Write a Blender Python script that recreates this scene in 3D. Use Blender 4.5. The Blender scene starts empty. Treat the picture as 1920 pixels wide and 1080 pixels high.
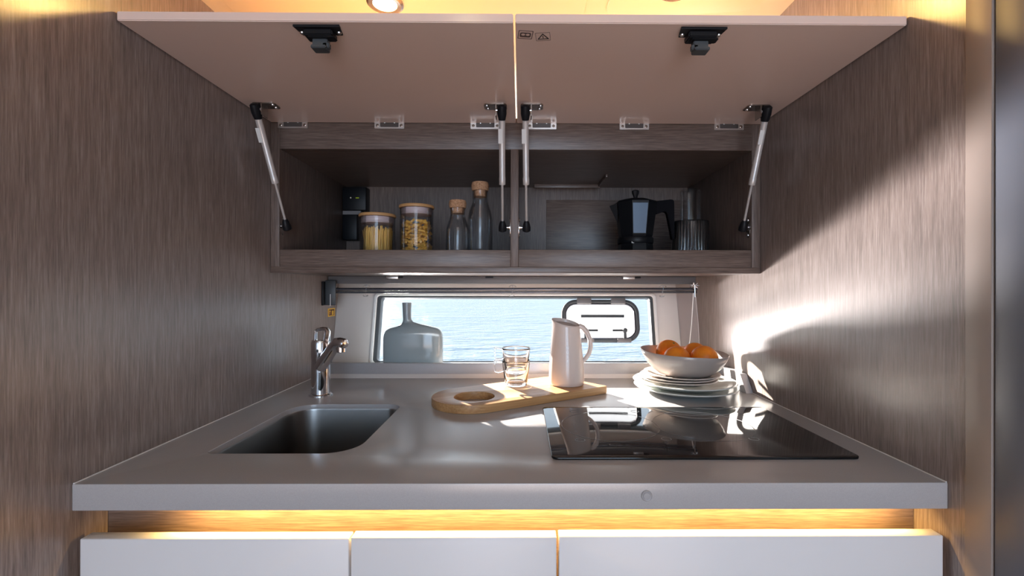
import bpy, bmesh, math, random
from mathutils import Vector, Matrix
random.seed(7)
C = bpy.context.scene
COL = C.collection
PI = math.pi

# ------------------------------------------------------------------ camera
cd = bpy.data.cameras.new('camera')
cam = bpy.data.objects.new('camera', cd); COL.objects.link(cam)
cd.sensor_width = 36.0
cd.lens = 36.0 * 860 / 1920
cd.shift_x = -22 / 1920
cd.shift_y = -3 / 1920
cd.clip_start = 0.02; cd.clip_end = 500
cam.matrix_world = (Matrix.Translation((0, 0, 1.159)) @ Matrix.Rotation(math.asin(-.008), 4, 'Z')
                    @ Matrix.Rotation(PI / 2, 4, 'X') @ Matrix.Rotation(.0015, 4, 'Z'))
C.camera = cam
C.view_settings.view_transform = 'Standard'
C.view_settings.look = 'None'
C.view_settings.gamma = 1
C.view_settings.exposure = 0.12
C.view_settings.use_curve_mapping = False
C.cycles.use_denoising = True
C.cycles.sample_clamp_indirect = 6.0
C.cycles.diffuse_bounces = 6
C.cycles.max_bounces = 14
C.cycles.transparent_max_bounces = 24

# ------------------------------------------------------------------ key numbers (metres)
XL, XR = -.584, .567            # side walls
ZT = .900                       # worktop top
CF, CB = .603, 1.295            # worktop front / back
KF = 1.077                      # cabinet front
SUN = Vector((.51, -.86, -.287)).normalized()     # travel of the sunlight
GLINT = Vector((.51, -.86, .265)).normalized()     # sunlight thrown back up by the sea

# ------------------------------------------------------------------ world / sky
w = bpy.data.worlds.new('sky'); C.world = w; w.use_nodes = True
nt = w.node_tree; nt.nodes.clear()
o_ = nt.nodes.new('ShaderNodeOutputWorld'); bg = nt.nodes.new('ShaderNodeBackground')
tc = nt.nodes.new('ShaderNodeTexCoord'); sp = nt.nodes.new('ShaderNodeSeparateXYZ')
rp = nt.nodes.new('ShaderNodeValToRGB')
nt.links.new(tc.outputs['Generated'], sp.inputs[0]); nt.links.new(sp.outputs['Z'], rp.inputs[0])
rp.color_ramp.elements[0].position = 0.0; rp.color_ramp.elements[0].color = (1.0, 1.0, 1.0, 1)
rp.color_ramp.elements[1].position = .75; rp.color_ramp.elements[1].color = (.36, .58, .92, 1)
e = rp.color_ramp.elements.new(.22); e.color = (.80, .90, 1.0, 1)
nt.links.new(rp.outputs[0], bg.inputs[0])
mr = nt.nodes.new('ShaderNodeMapRange'); mr.interpolation_type = 'SMOOTHSTEP'      # hazy bright horizon, brighter upper sky
mr.inputs['From Min'].default_value = .35; mr.inputs['From Max'].default_value = .70
mr.inputs['To Min'].default_value = 2.3; mr.inputs['To Max'].default_value = 6.0
nt.links.new(sp.outputs['Z'], mr.inputs['Value']); nt.links.new(mr.outputs[0], bg.inputs[1])
nt.links.new(bg.outputs[0], o_.inputs[0])

def aim(o, d):
    o.rotation_mode = 'QUATERNION'; o.rotation_quaternion = Vector(d).to_track_quat('-Z', 'Y')

def light(name, kind, loc, d, power, color, **kw):
    l = bpy.data.lights.new(name, kind); l.energy = power; l.color = color
    for k, v in kw.items(): setattr(l, k, v)
    o = bpy.data.objects.new(name, l); COL.objects.link(o); o.location = loc; aim(o, d)
    return o

light('sun', 'SUN', (-3, 6, 3), SUN, 58.0, (1.0, .87, .76), angle=math.radians(.6))
# the patch of sea where the low sun glints, lying just above the water outside, left of the window
gp = Vector((-.02, 1.46, 1.03)) - GLINT * 4.3 + Vector((-.62, -.37, 0))
light('sea_glint', 'AREA', gp, GLINT, 225.0, (1.0, .88, .84), shape='ELLIPSE', size=3.4, size_y=.42, spread=math.radians(70))
# daylight from the open companionway behind the camera
light('companionway_daylight', 'AREA', (.15, -1.75, 1.25), (0, 1, -.10), 19.0, (.46, .70, 1.0),
      shape='RECTANGLE', size=1.0, size_y=1.1)
# added warm fill, low behind the camera, to brighten the flap door undersides
light('added_warm_fill', 'AREA', (.15, -1.55, .50), (0, 1, .80), 9.5, (1.0, .78, .69), shape='RECTANGLE', size=1.2, size_y=.5)
# portal in the galley window so that sky light is sampled well
pl = light('window_portal', 'AREA', (0, 1.50, 1.02), (0, -1, 0), 1, (1, 1, 1), shape='RECTANGLE', size=.95, size_y=.26)
pl.data.cycles.is_portal = True
# warm light of the ceiling spots and of the strip under the worktop
AMBER = (1.0, .60, .17)

# ------------------------------------------------------------------ materials
def mat(name, col=(.5, .5, .5), rough=.5, metal=0.0, spec=.5, **kw):
    m = bpy.data.materials.new(name); m.use_nodes = True
    b = m.node_tree.nodes['Principled BSDF']
    b.inputs['Base Color'].default_value = (*col, 1)
    b.inputs['Roughness'].default_value = rough
    b.inputs['Metallic'].default_value = metal
    b.inputs['Specular IOR Level'].default_value = spec
    for k, v in kw.items():
        b.inputs[k.replace('_', ' ')].default_value = v
    return m

def nodes(m):
    return m.node_tree.nodes, m.node_tree.links, m.node_tree.nodes['Principled BSDF']

def noise(m, scale, mapping=(1, 1, 1), detail=3, rough=.5, rot=(0, 0, 0)):
    n, l, b = nodes(m)
    t = n.new('ShaderNodeTexCoord'); mp = n.new('ShaderNodeMapping'); x = n.new('ShaderNodeTexNoise')
    mp.inputs['Scale'].default_value = mapping; mp.inputs['Rotation'].default_value = rot
    l.new(t.outputs['Object'], mp.inputs[0]); l.new(mp.outputs[0], x.inputs['Vector'])
    x.inputs['Scale'].default_value = scale; x.inputs['Detail'].default_value = detail
    x.inputs['Roughness'].default_value = rough
    return x

def ramp(m, src, stops):
    n, l, b = nodes(m)
    r = n.new('ShaderNodeValToRGB'); l.new(src, r.inputs[0])
    els = r.color_ramp.elements
    while len(els) < len(stops): els.new(.5)
    for el, (p, c) in zip(els, stops): el.position = p; el.color = (*c, 1)
    return r

def bump(m, src, strength, dist=.001):
    n, l, b = nodes(m)
    bp = n.new('ShaderNodeBump'); bp.inputs['Strength'].default_value = strength
    bp.inputs['Distance'].default_value = dist
    l.new(src, bp.inputs['Height']); l.new(bp.outputs[0], b.inputs['Normal'])

def mixf(m, a, bb, fac, mode='MIX'):
    n, l, b = nodes(m)
    x = n.new('ShaderNodeMix'); x.data_type = 'RGBA'; x.blend_type = mode
    x.inputs[0].default_value = fac
    l.new(a, x.inputs[6]); l.new(bb, x.inputs[7])
    return x.outputs[2]

def wood(name, axis, dark, mid, lit, rough=.36, coat=0.0):
    """Reconstituted-veneer laminate: long fine streaks along one axis."""
    m = mat(name, mid, rough)
    n, l, b = nodes(m)
    b.inputs['Coat Weight'].default_value = coat; b.inputs['Coat Roughness'].default_value = .24; b.inputs['Coat IOR'].default_value = 1.6
    f, s = (470, 20.0), (90, 2.0)
    mp1 = [f[0]] * 3; mp2 = [s[0]] * 3
    mp1[axis] = f[1]; mp2[axis] = s[1]
    n1 = noise(m, 1, mp1, 3, .65); n2 = noise(m, 1, mp2, 2)
    r1 = ramp(m, n1.outputs[0], [(.22, dark), (.50, mid), (.78, lit)])
    r2 = ramp(m, n2.outputs[0], [(.3, (.90, .89, .89)), (.7, (1.06, 1.05, 1.04))])
    l.new(mixf(m, r1.outputs[0], r2.outputs[0], 1.0, 'MULTIPLY'), b.inputs['Base Color'])
    bump(m, n1.outputs[0], .25, .0006)
    return m

WD = ((.122, .094, .084), (.240, .193, .176), (.375, .320, .300))
M = {}
WC = ((.072, .048, .040), (.148, .106, .088), (.235, .178, .152))
M['wood_v'] = wood('wall_veneer', 2, *WD, rough=.33, coat=.35)
M['wood_h'] = wood('cabinet_veneer_across', 0, *WC)
M['wood_c'] = wood('cabinet_veneer_upright', 2, *WC, rough=.45)
M['counter'] = mat('grey_solid_surface', (.44, .425, .435), .24, spec=.85)
x = noise(M['counter'], 900, detail=2); r = ramp(M['counter'], x.outputs[0], [(.35, (.395, .385, .395)), (.65, (.425, .415, .425))])
nodes(M['counter'])[1].new(r.outputs[0], nodes(M['counter'])[2].inputs['Base Color'])
M['capgrey'] = mat('grey_plastic_cap', (.36, .35, .36), .4)
M['lacquer'] = mat('greige_lacquer', (.80, .62, .545), .25)
M['lacquer_white'] = mat('white_satin_lacquer', (.72, .72, .74), .38)
M['ceiling'] = mat('ceiling_cream', (.84, .74, .55), .45)
M['cream'] = mat('cream_liner', (.66, .61, .58), .42)
M['beige'] = mat('beige_liner', (.44, .37, .34), .5)
M['white'] = mat('white_plastic', (.82, .81, .80), .35)
M['post'] = mat('blue_grey_post', (.10, .115, .15), .45)
M['trimc'] = mat('beige_corner_trim', (.29, .24, .215), .45)
M['floor'] = wood('floor_teak', 1, (.10, .06, .035), (.20, .12, .07), (.28, .18, .11))
M['steel'] = mat('brushed_steel', (.30, .295, .29), .33, 1.0)
bump(M['steel'], noise(M['steel'], 1, (40, 600, 40)).outputs[0], .12, .0003)
M['chrome'] = mat('chrome', (.72, .73, .76), .06, 1.0)
M['alu'] = mat('brushed_aluminium', (.70, .68, .66), .28, 1.0)
M['strut'] = mat('strut_grey_paint', (.58, .53, .50), .30, .25)
M['nickel'] = mat('bracket_nickel', (.34, .30, .27), .25, 1.0)
M['black'] = mat('black_plastic', (.010, .010, .012), .42, spec=.2)
M['matteblack'] = mat('matte_black_handle', (.008, .008, .010), .8, spec=.05)
M['blackmetal'] = mat('black_enamel', (.006, .007, .009), .42, spec=.25)
M['darkgrey'] = mat('dark_grey_plastic', (.055, .062, .068), .42)
M['midgrey'] = mat('grey_cassette', (.17, .165, .17), .42)
M['bronze'] = mat('dark_hinge_recess', (.10, .085, .08), .4, .5)
M['rail'] = mat('dark_rail_tube', (.10, .10, .115), .25, .7)
M['hob'] = mat('black_ceramic_glass', (.006, .006, .007), .035)
M['hobmark'] = mat('hob_printing', (.16, .165, .17), .25)
M['hobring'] = mat('hob_zone_ring', (.085, .09, .10), .12)
M['ceramic'] = mat('grey_stoneware_glaze', (.38, .335, .31), .22)
M['plate_w'] = mat('pale_glazed_plate', (.70, .73, .70), .18)
M['plate_b'] = mat('cream_glazed_plate', (.66, .58, .52), .22)
M['pitcher'] = mat('off_white_glaze', (.72, .62, .57), .16)
M['emboss'] = mat('embossed_letters', (.86, .84, .82), .2)
M['vase'] = mat('grey_green_glass', (.33, .385, .41), .10)
nodes(M['vase'])[2].inputs['Transmission Weight'].default_value = .25
M['cork'] = mat('cork', (.50, .27, .14), .8)
x = noise(M['cork'], 260, detail=3); r = ramp(M['cork'], x.outputs[0], [(.3, (.36, .17, .08)), (.6, (.60, .34, .19))])
nodes(M['cork'])[1].new(r.outputs[0], nodes(M['cork'])[2].inputs['Base Color'])
M['bamboo'] = mat('bamboo_board', (.62, .38, .19), .42)
x = noise(M['bamboo'], 1, (9, 260, 260), 3); x2 = noise(M['bamboo'], 1, (3, 32, 32), 0)
r = ramp(M['bamboo'], x.outputs[0], [(.3, (.46, .235, .09)), (.7, (.62, .37, .17))])
r2 = ramp(M['bamboo'], x2.outputs[0], [(.35, (.85, .82, .80)), (.65, (1.05, 1.05, 1.05))])
nodes(M['bamboo'])[1].new(mixf(M['bamboo'], r.outputs[0], r2.outputs[0], 1, 'MULTIPLY'), nodes(M['bamboo'])[2].inputs['Base Color'])
M['lid'] = mat('bamboo_lid', (.56, .31, .13), .45)
M['gasket'] = mat('silicone_gasket', (.62, .50, .50), .4)
M['pasta'] = mat('dry_pasta', (.83, .52, .13), .5)
M['penne'] = mat('dry_penne', (.82, .46, .09), .45)
M['orange'] = mat('orange_peel', (.90, .25, .015), .38)
x = noise(M['orange'], 420, detail=1); bump(M['orange'], x.outputs[0], .35, .0012)
x = noise(M['orange'], 30, detail=2); r = ramp(M['orange'], x.outputs[0], [(.3, (.82, .19, .008)), (.7, (.93, .30, .02))])
nodes(M['orange'])[1].new(r.outputs[0], nodes(M['orange'])[2].inputs['Base Color'])
M['stalk'] = mat('orange_stalk', (.20, .22, .06), .7)
M['yellow'] = mat('yellow_sticker', (.85, .50, .05), .5)
M['brownink'] = mat('dark_brown_print', (.10, .02, .01), .5)
M['ink'] = mat('grey_print', (.10, .06, .055), .5)
M['inkb'] = mat('black_print', (.01, .008, .008), .5)
M['label'] = mat('white_paper_label', (.75, .73, .70), .6)
M['cord'] = mat('white_cord', (.80, .78, .77), .5)
M['cordg'] = mat('grey_cord', (.40, .37, .38), .5)
M['mokasheen'] = mat('moka_painted_sheen', (.14, .20, .28), .22, .35)  # reflected sheen on the black jug, put into the colour

def emit(name, col, s):
    m = bpy.data.materials.new(name); m.use_nodes = True
    n = m.node_tree.nodes; n.clear()
    e = n.new('ShaderNodeEmission'); o = n.new('ShaderNodeOutputMaterial')
    e.inputs[0].default_value = (*col, 1); e.inputs[1].default_value = s
    m.node_tree.links.new(e.outputs[0], o.inputs[0]); return m
M['bulb'] = emit('spot_diffuser', (1.0, .80, .48), 30)
M['led'] = emit('led_diffuser', (1.0, .66, .26), 5)
M['ledg'] = emit('green_indicator', (.45, .6, .05), .25)
M['ledw'] = emit('white_indicator', (.6, .6, .55), .35)

def thin_glass(name, tint=(1, 1, 1), gloss=1.0, rough=.02, ior=1.45):
    m = bpy.data.materials.new(name); m.use_nodes = True
    n = m.node_tree.nodes; n.clear(); l = m.node_tree.links
    o = n.new('ShaderNodeOutputMaterial'); mx = n.new('ShaderNodeMixShader')
    t = n.new('ShaderNodeBsdfTransparent'); g = n.new('ShaderNodeBsdfGlossy'); f = n.new('ShaderNodeFresnel')
    mu = n.new('ShaderNodeMath'); mu.operation = 'MULTIPLY'; mu.inputs[1].default_value = gloss
    f.inputs[0].default_value = ior; t.inputs[0].default_value = (*tint, 1); g.inputs['Roughness'].default_value = rough
    l.new(f.outputs[0], mu.inputs[0]); l.new(mu.outputs[0], mx.inputs[0])
    l.new(t.outputs[0], mx.inputs[1]); l.new(g.outputs[0], mx.inputs[2]); l.new(mx.outputs[0], o.inputs[0])
    return m
M['pane'] = thin_glass('window_glass', (.97, .99, 1.0), .6)
M['hatchpane'] = thin_glass('hatch_glass', (.95, .97, .97), .5)
m_ = M['hatchpane']; n_, l_ = m_.node_tree.nodes, m_.node_tree.links          # small white translucent share mixed into the hatch pane
tr_ = n_.new('ShaderNodeBsdfTranslucent'); tr_.inputs[0].default_value = (.9, .9, .9, 1)
mh_ = n_.new('ShaderNodeMixShader'); mh_.inputs[0].default_value = .08
out_ = n_['Material Output'] if 'Material Output' in n_ else [q for q in n_ if q.type == 'OUTPUT_MATERIAL'][0]
l_.new(out_.inputs[0].links[0].from_socket, mh_.inputs[1]); l_.new(tr_.outputs[0], mh_.inputs[2]); l_.new(mh_.outputs[0], out_.inputs[0])
M['jar'] = thin_glass('jar_glass', (.96, .97, .98), .6, .06)
M['bottle'] = thin_glass('bottle_glass', (.95, .96, .97), .5, .07)
M['ribbed'] = thin_glass('ribbed_glass', (.80, .82, .84), 2.6, .22)
M['mug'] = mat('clear_glass', (.98, .99, 1.0), .0)
nodes(M['mug'])[2].inputs['Transmission Weight'].default_value = 1.0
nodes(M['mug'])[2].inputs['IOR'].default_value = 1.47

# sea
ms = mat('sea_water', (.13, .19, .21), .12); M['sea'] = ms
n, l, b = nodes(ms)
a1 = noise(ms, 1, (.9, 1.6, 1), 6, .62, (0, 0, .15)); a2 = noise(ms, 1, (.16, .30, 1), 3)
mm = n.new('ShaderNodeMath'); mm.operation = 'ADD'; l.new(a1.outputs[0], mm.inputs[0]); l.new(a2.outputs[0], mm.inputs[1])
bp = n.new('ShaderNodeBump'); bp.inputs['Strength'].default_value = 1.0; bp.inputs['Distance'].default_value = .34
l.new(mm.outputs[0], bp.inputs['Height'])
df = n.new('ShaderNodeBsdfDiffuse'); df.inputs[0].default_value = (.085, .105, .112, 1)
gl = n.new('ShaderNodeBsdfGlossy'); gl.inputs['Roughness'].default_value = .12
fr = n.new('ShaderNodeFresnel'); fr.inputs[0].default_value = 1.33
mu = n.new('ShaderNodeMath'); mu.operation = 'MULTIPLY'; mu.inputs[1].default_value = .62     # wave slopes hide part of the mirror
mxs = n.new('ShaderNodeMixShader'); n.remove(b)
for q_ in (df, gl, fr): l.new(bp.outputs[0], q_.inputs['Normal'])
l.new(fr.outputs[0], mu.inputs[0]); l.new(mu.outputs[0], mxs.inputs[0])
l.new(df.outputs[0], mxs.inputs[1]); l.new(gl.outputs[0], mxs.inputs[2])
l.new(mxs.outputs[0], n['Material Output'].inputs[0])

# ------------------------------------------------------------------ mesh helpers
def tag(o, label=None, cat=None, group=None, kind=None):
    if label: o['label'] = label
    if cat: o['category'] = cat
    if group: o['group'] = group
    if kind: o['kind'] = kind
    return o

def empty(name, loc=(0, 0, 0), rz=0.0):
    o = bpy.data.objects.new(name, None); COL.objects.link(o)
    o.location = loc; o.rotation_euler = (0, 0, rz); o.empty_display_size = .02
    return o

def link(name, me, m, parent=None, smooth=False, world=True):
    """world=True: mesh coordinates are world coordinates even under a moved root."""
    if m is not None and not me.materials: me.materials.append(m)
    if smooth:
        for p in me.polygons: p.use_smooth = True
    o = bpy.data.objects.new(name, me); COL.objects.link(o)
    if parent is not None:
        o.parent = parent
        if world:
            mw = Matrix.Identity(4); q = parent
            chain = []
            while q is not None: chain.append(q); q = q.parent
            for q in reversed(chain):
                mw = mw @ q.matrix_parent_inverse @ q.matrix_basis
            o.matrix_parent_inverse = mw.inverted()
    return o

def frombm(name, bm, m, parent=None, smooth=False, world=True, auto=None):
    me = bpy.data.meshes.new(name); bmesh.ops.recalc_face_normals(bm, faces=bm.faces[:])
    bm.to_mesh(me); bm.free()
    o = link(name, me, m, parent, smooth, world)
    if auto is not None: sharp(o, auto)
    return o

def sharp(o, deg):
    me = o.data
    for p in me.polygons: p.use_smooth = True
    bm = bmesh.new(); bm.from_mesh(me)
    for e in bm.edges:
        if len(e.link_faces) == 2 and e.calc_face_angle(0) > math.radians(deg): e.smooth = False
    bm.to_mesh(me); bm.free()

def addbox(bm, x0, x1, y0, y1, z0, z1, mtx=None):
    vs = [bm.verts.new((x, y, z)) for x in (x0, x1) for y in (y0, y1) for z in (z0, z1)]
    if mtx is not None:
        for v in vs: v.co = mtx @ v.co
    for f in ((0, 1, 3, 2), (4, 6, 7, 5), (0, 4, 5, 1), (2, 3, 7, 6), (0, 2, 6, 4), (1, 5, 7, 3)):
        bm.faces.new([vs[i] for i in f])
    return vs

def box(name, x0, x1, y0, y1, z0, z1, m, parent=None, bev=0.0, mtx=None, world=True, seg=2):
    bm = bmesh.new(); addbox(bm, x0, x1, y0, y1, z0, z1)
    if bev:
        bmesh.ops.bevel(bm, geom=bm.edges[:], offset=bev, segments=seg, affect='EDGES', profile=.5)
    if mtx is not None: bmesh.ops.transform(bm, matrix=mtx, verts=bm.verts)
    o = frombm(name, bm, m, parent, world=world)
    if bev: sharp(o, 50)
    return o

def addlathe(bm, prof, seg=48, mtx=None, sx=1.0, sy=1.0, rib=None):
    rings = []
    for k, (r, z) in enumerate(prof):
        if r < 1e-6:
            v = bm.verts.new((0, 0, z)); rings.append([v])
        else:
            ring = []
            for i in range(seg):
                a = 2 * PI * i / seg
                rr = r * (rib(a, k) if rib else 1)
                ring.append(bm.verts.new((rr * math.cos(a) * sx, rr * math.sin(a) * sy, z)))
            rings.append(ring)
    for a, b_ in zip(rings, rings[1:]):
        if len(a) == 1 and len(b_) == 1: continue
        for i in range(seg):
            j = (i + 1) % seg
            if len(a) == 1: bm.faces.new((a[0], b_[i], b_[j]))
            elif len(b_) == 1: bm.faces.new((a[i], a[j], b_[0]))
            else: bm.faces.new((a[i], a[j], b_[j], b_[i]))
    if mtx is not None:
        bmesh.ops.transform(bm, matrix=mtx, verts=[v for r_ in rings for v in r_])
    return rings

def lathe(name, prof, m, parent=None, seg=48, mtx=None, world=True, auto=35, **kw):
    bm = bmesh.new(); addlathe(bm, prof, seg, mtx, **kw)
    return frombm(name, bm, m, parent, world=world, auto=auto)

def addtube(bm, pts, rad, seg=12, caps=True, sx=1.0, up=None):
    pts = [Vector(p) for p in pts]
    n = len(pts); rr = rad if hasattr(rad, '__len__') else [rad] * n
    t0 = (pts[1] - pts[0]).normalized()
    nrm = Vector(up) if up else (Vector((0, 0, 1)) if abs(t0.z) < .9 else Vector((1, 0, 0)))
    rings = []
    for i, p in enumerate(pts):
        t = ((pts[min(i + 1, n - 1)] - p).normalized() + (p - pts[max(i - 1, 0)]).normalized()).normalized()
        nrm = (nrm - t * nrm.dot(t)).normalized(); bn = t.cross(nrm)
        rings.append([bm.verts.new(p + nrm * math.cos(2 * PI * k / seg) * rr[i] + bn * math.sin(2 * PI * k / seg) * rr[i] * sx) for k in range(seg)])
    for a, b_ in zip(rings, rings[1:]):
        for k in range(seg):
            bm.faces.new((a[k], a[(k + 1) % seg], b_[(k + 1) % seg], b_[k]))
    if caps:
        bm.faces.new(rings[0][::-1]); bm.faces.new(rings[-1])

def tube(name, pts, rad, m, parent=None, seg=12, world=True, **kw):
    bm = bmesh.new(); addtube(bm, pts, rad, seg, **kw)
    return frombm(name, bm, m, parent, world=world, auto=45)

def rrect(x0, x1, y0, y1, r, seg=8, ccw=True):
    rs = r if hasattr(r, '__len__') else [r] * 4           # corners: (x1,y1) (x0,y1) (x0,y0) (x1,y0)
    pts = []
    for (cx, cy, a0, q) in ((x1 - rs[0], y1 - rs[0], 0, rs[0]), (x0 + rs[1], y1 - rs[1], 90, rs[1]),
                            (x0 + rs[2], y0 + rs[2], 180, rs[2]), (x1 - rs[3], y0 + rs[3], 270, rs[3])):
        for k in range(seg + 1):
            a = math.radians(a0 + 90 * k / seg); pts.append((cx + q * math.cos(a), cy + q * math.sin(a)))
    return pts

def circ(cx, cy, r, seg=40):
    return [(cx + r * math.cos(2 * PI * k / seg), cy + r * math.sin(2 * PI * k / seg)) for k in range(seg)]

def sheet(name, loops, z0, z1, m, parent=None, bev=0.0, mtx=None, world=True):
    """Flat plate with holes (first loop outside), from z0 to z1, then moved by mtx."""
    cu = bpy.data.curves.new(name, 'CURVE'); cu.dimensions = '2D'; cu.fill_mode = 'BOTH'
    cu.extrude = (z1 - z0) / 2 - bev; cu.bevel_depth = bev; cu.bevel_resolution = 2
    if bev: cu.offset = -bev
    for lp in loops:
        s = cu.splines.new('POLY'); s.points.add(len(lp) - 1); s.use_cyclic_u = True
        for p, (x_, y_) in zip(s.points, lp): p.co = (x_, y_, 0, 1)
    ob = bpy.data.objects.new('tmp', cu); COL.objects.link(ob)
    bpy.context.view_layer.update()
    me = bpy.data.meshes.new_from_object(ob.evaluated_get(bpy.context.evaluated_depsgraph_get()))
    bpy.data.objects.remove(ob); bpy.data.curves.remove(cu)
    me.name = name; me.materials.clear()
    t = Matrix.Translation((0, 0, (z0 + z1) / 2))
    me.transform((mtx @ t) if mtx is not None else t)
    bm = bmesh.new(); bm.from_mesh(me); bmesh.ops.remove_doubles(bm, verts=bm.verts, dist=1e-6); bm.to_mesh(me); bm.free()
    o = link(name, me, m, parent, world=world); sharp(o, 40)
    return o

def text(name, body, size, m, parent, mtx, depth=.0006, align='CENTER'):
    cu = bpy.data.curves.new(name, 'FONT'); cu.body = body; cu.size = size; cu.extrude = depth
    cu.align_x = align; cu.align_y = 'CENTER'
    ob = bpy.data.objects.new('tmp', cu); COL.objects.link(ob)
    bpy.context.view_layer.update()
    me = bpy.data.meshes.new_from_object(ob.evaluated_get(bpy.context.evaluated_depsgraph_get()))
    bpy.data.objects.remove(ob); bpy.data.curves.remove(cu)
    me.name = name; me.materials.clear(); me.transform(mtx)
    return link(name, me, m, parent)

def copy_tree(o, parent=None):
    c = o.copy(); COL.objects.link(c)
    if parent is not None: c.parent = parent
    for ch in list(o.children): copy_tree(ch, c)
    return c

def align(p, d, up=(0, 0, 1)):
    """Matrix placing local +Z along d at p."""
    q = Vector(d).normalized().to_track_quat('Z', 'Y')
    return Matrix.Translation(p) @ q.to_matrix().to_4x4()

ROTY = Matrix(((1, 0, 0, 0), (0, 0, -1, 0), (0, 1, 0, 0), (0, 0, 0, 1)))   # plate lying in XY -> standing in XZ, thickness towards -Y

# ================================================================== SETTING
def struct(o): o['kind'] = 'structure'; return o
YB = -2.0
struct(box('floor', XL - .06, 1.2, YB, 1.6, -.06, 0, M['floor']))
struct(box('wall_left', XL - .04, XL, YB, 1.56, 0, 1.90, M['wood_v']))
struct(box('wall_right', XR, XR + .04, .579, 1.62, 0, 1.90, M['wood_v']))
struct(box('trim_1', XR - .0015, XR + .04, .5455, .5785, 0, 1.90, M['trimc'], bev=.001))
# the blue-grey post closing the right-hand wall towards the saloon
struct(box('trim_2', XR + .0005, 1.14, .500, .5447, 0, 1.90, M['post'], bev=.002))
struct(box('wall_right_front', 1.10, 1.14, YB, .499, 0, 1.90, M['wood_v']))
# rear bulkhead with the companionway opening
bm = bmesh.new()
for a in ((XL, -.45, 0, 1.90), (.75, 1.10, 0, 1.90), (-.45, .75, 1.80, 1.90), (-.45, .75, 0, .55)):
    addbox(bm, a[0], a[1], YB - .03, YB, a[2], a[3])
struct(frombm('wall_rear', bm, M['beige']))
# ceiling, rising slightly to the right
me = bpy.data.meshes.new('ceiling')
def cz(x): return 1.682 + (x - XL) / (XR - XL) * .070
zl, zr = cz(XL), cz(XR)
XC = 1.14; zr = cz(XC)
vs = [(XL, YB, zl), (XC, YB, zr), (XC, 1.6, zr), (XL, 1.6, zl), (XL, YB, zl + .03), (XC, YB, zr + .03), (XC, 1.6, zr + .03), (XL, 1.6, zl + .03)]
me.from_pydata(vs, [], [(0, 1, 2, 3), (7, 6, 5, 4), (0, 4, 5, 1), (1, 5, 6, 2), (2, 6, 7, 3), (3, 7, 4, 0)])
struct(link('ceiling', me, M['ceiling']))
TILT = Matrix.Translation((0, 0, cz(0))) @ Matrix.Rotation(-math.atan(.070 / (XR - XL)), 4, 'Y')
struct(sheet('trim_3', [rrect(-.545, .13, .30, 1.40, .05)], -.006, -.0005, M['ceiling'], bev=.0015, mtx=TILT))
struct(sheet('trim_4', [rrect(.175, .50, .40, .965, .04)], -.006, -.0005, M['ceiling'], bev=.0015, mtx=TILT))

# hull wall with the window, leaning outwards at the top
LEAN = math.atan(.050 / .216)
W0 = Matrix.Translation((0, 1.43, .912)) @ Matrix.Rotation(-LEAN, 4, 'X') @ ROTY     # local x, local y = up the slope, local z = towards the room
WX0, WX1, WY0, WY1 = -.455, .425, .012, .2195
win_out = rrect(WX0 - .012, WX1 + .012, WY0 - .010, WY1 + .011, .014)
struct(sheet('wall_back', [[(XL, -.08), (XR, -.08), (XR, .30), (XL, .30)], win_out], -.030, 0, M['beige'], mtx=W0))
struct(sheet('trim_5', [[(XL, -.02), (.507, -.02), (.504, .285), (XL, .285)], win_out], 0.0003, .006, M['cream'], bev=.0012, mtx=W0))
win = empty('window_1', W0 @ Vector((0, 0, 0))); struct(win)
def rr2(d, r): return rrect(WX0 - d, WX1 + d, WY0 - d * .8, WY1 + d * .8, r)
sheet('window_frame', [rr2(.012, .014), rr2(.003, .010)], -.028, .009, M['white'], win, bev=.0015, mtx=W0)
sheet('rubber_seal', [rr2(.003, .010), rrect(WX0 + .009, WX1 - .007, WY0 + .002, WY1 - .003, .010)], -.027, .002, M['darkgrey'], win, bev=.001, mtx=W0)
HX0, HX1, HY0, HY1 = .134, .383, .073, .211
hatch_o = rrect(HX0, HX1, HY0, HY1, .046)
sheet('pane', [rr2(-.001, .009), rrect(HX0 + .008, HX1 - .008, HY0 + .008, HY1 - .008, .040)], -.020, -.016, M['pane'], win, mtx=W0)
hf = sheet('hatch_frame', [hatch_o, rrect(HX0 + .0105, HX1 - .0105, HY0 + .0105, HY1 - .0105, .036)], -.018, -.003, M['darkgrey'], win, bev=.002, mtx=W0)
sheet('inner_ring', [rrect(HX0 + .0105, HX1 - .0105, HY0 + .0105, HY1 - .0105, .036), rrect(HX0 + .0155, HX1 - .0155, HY0 + .0155, HY1 - .0155, .031)], -.018, -.008, M['rail'], hf, bev=.0015, mtx=W0)
sheet('hatch_glass', [rrect(HX0 + .014, HX1 - .014, HY0 + .014, HY1 - .014, .032)], -.016, -.012, M['hatchpane'], hf, mtx=W0)
box('warning_strip', .196, .336, .153, .163, -.0118, -.0105, M['darkgrey'], hf, mtx=W0)
for cx in (.206, .316):
    box('hinge_block', cx - .023, cx + .023, .196, .2145, -.003, .006, M['midgrey'], hf, bev=.002, mtx=W0)
for cx, s in ((.208, 1), (.334, -1)):
    bm = bmesh.new()
    addlathe(bm, [(0, -.012), (.0075, -.012), (.0085, -.006), (.0085, 0), (.006, .004), (0, .005)], 24, W0 @ Matrix.Translation((cx, .111, 0)))
    addbox(bm, cx - .0045, cx + .0045, .084, .112, -.010, -.001, W0)
    addbox(bm, min(cx, cx + s * .040), max(cx, cx + s * .040), .1075, .1145, -.006, -.001, W0)
    frombm('hatch_handle', bm, M['darkgrey'], hf, auto=40)
    box('handle_foot', cx - .022 + s * .004, cx + .022 + s * .004, HY0 - .001, HY0 + .011, -.003, .004, M['midgrey'], hf, bev=.0015, mtx=W0)

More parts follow.
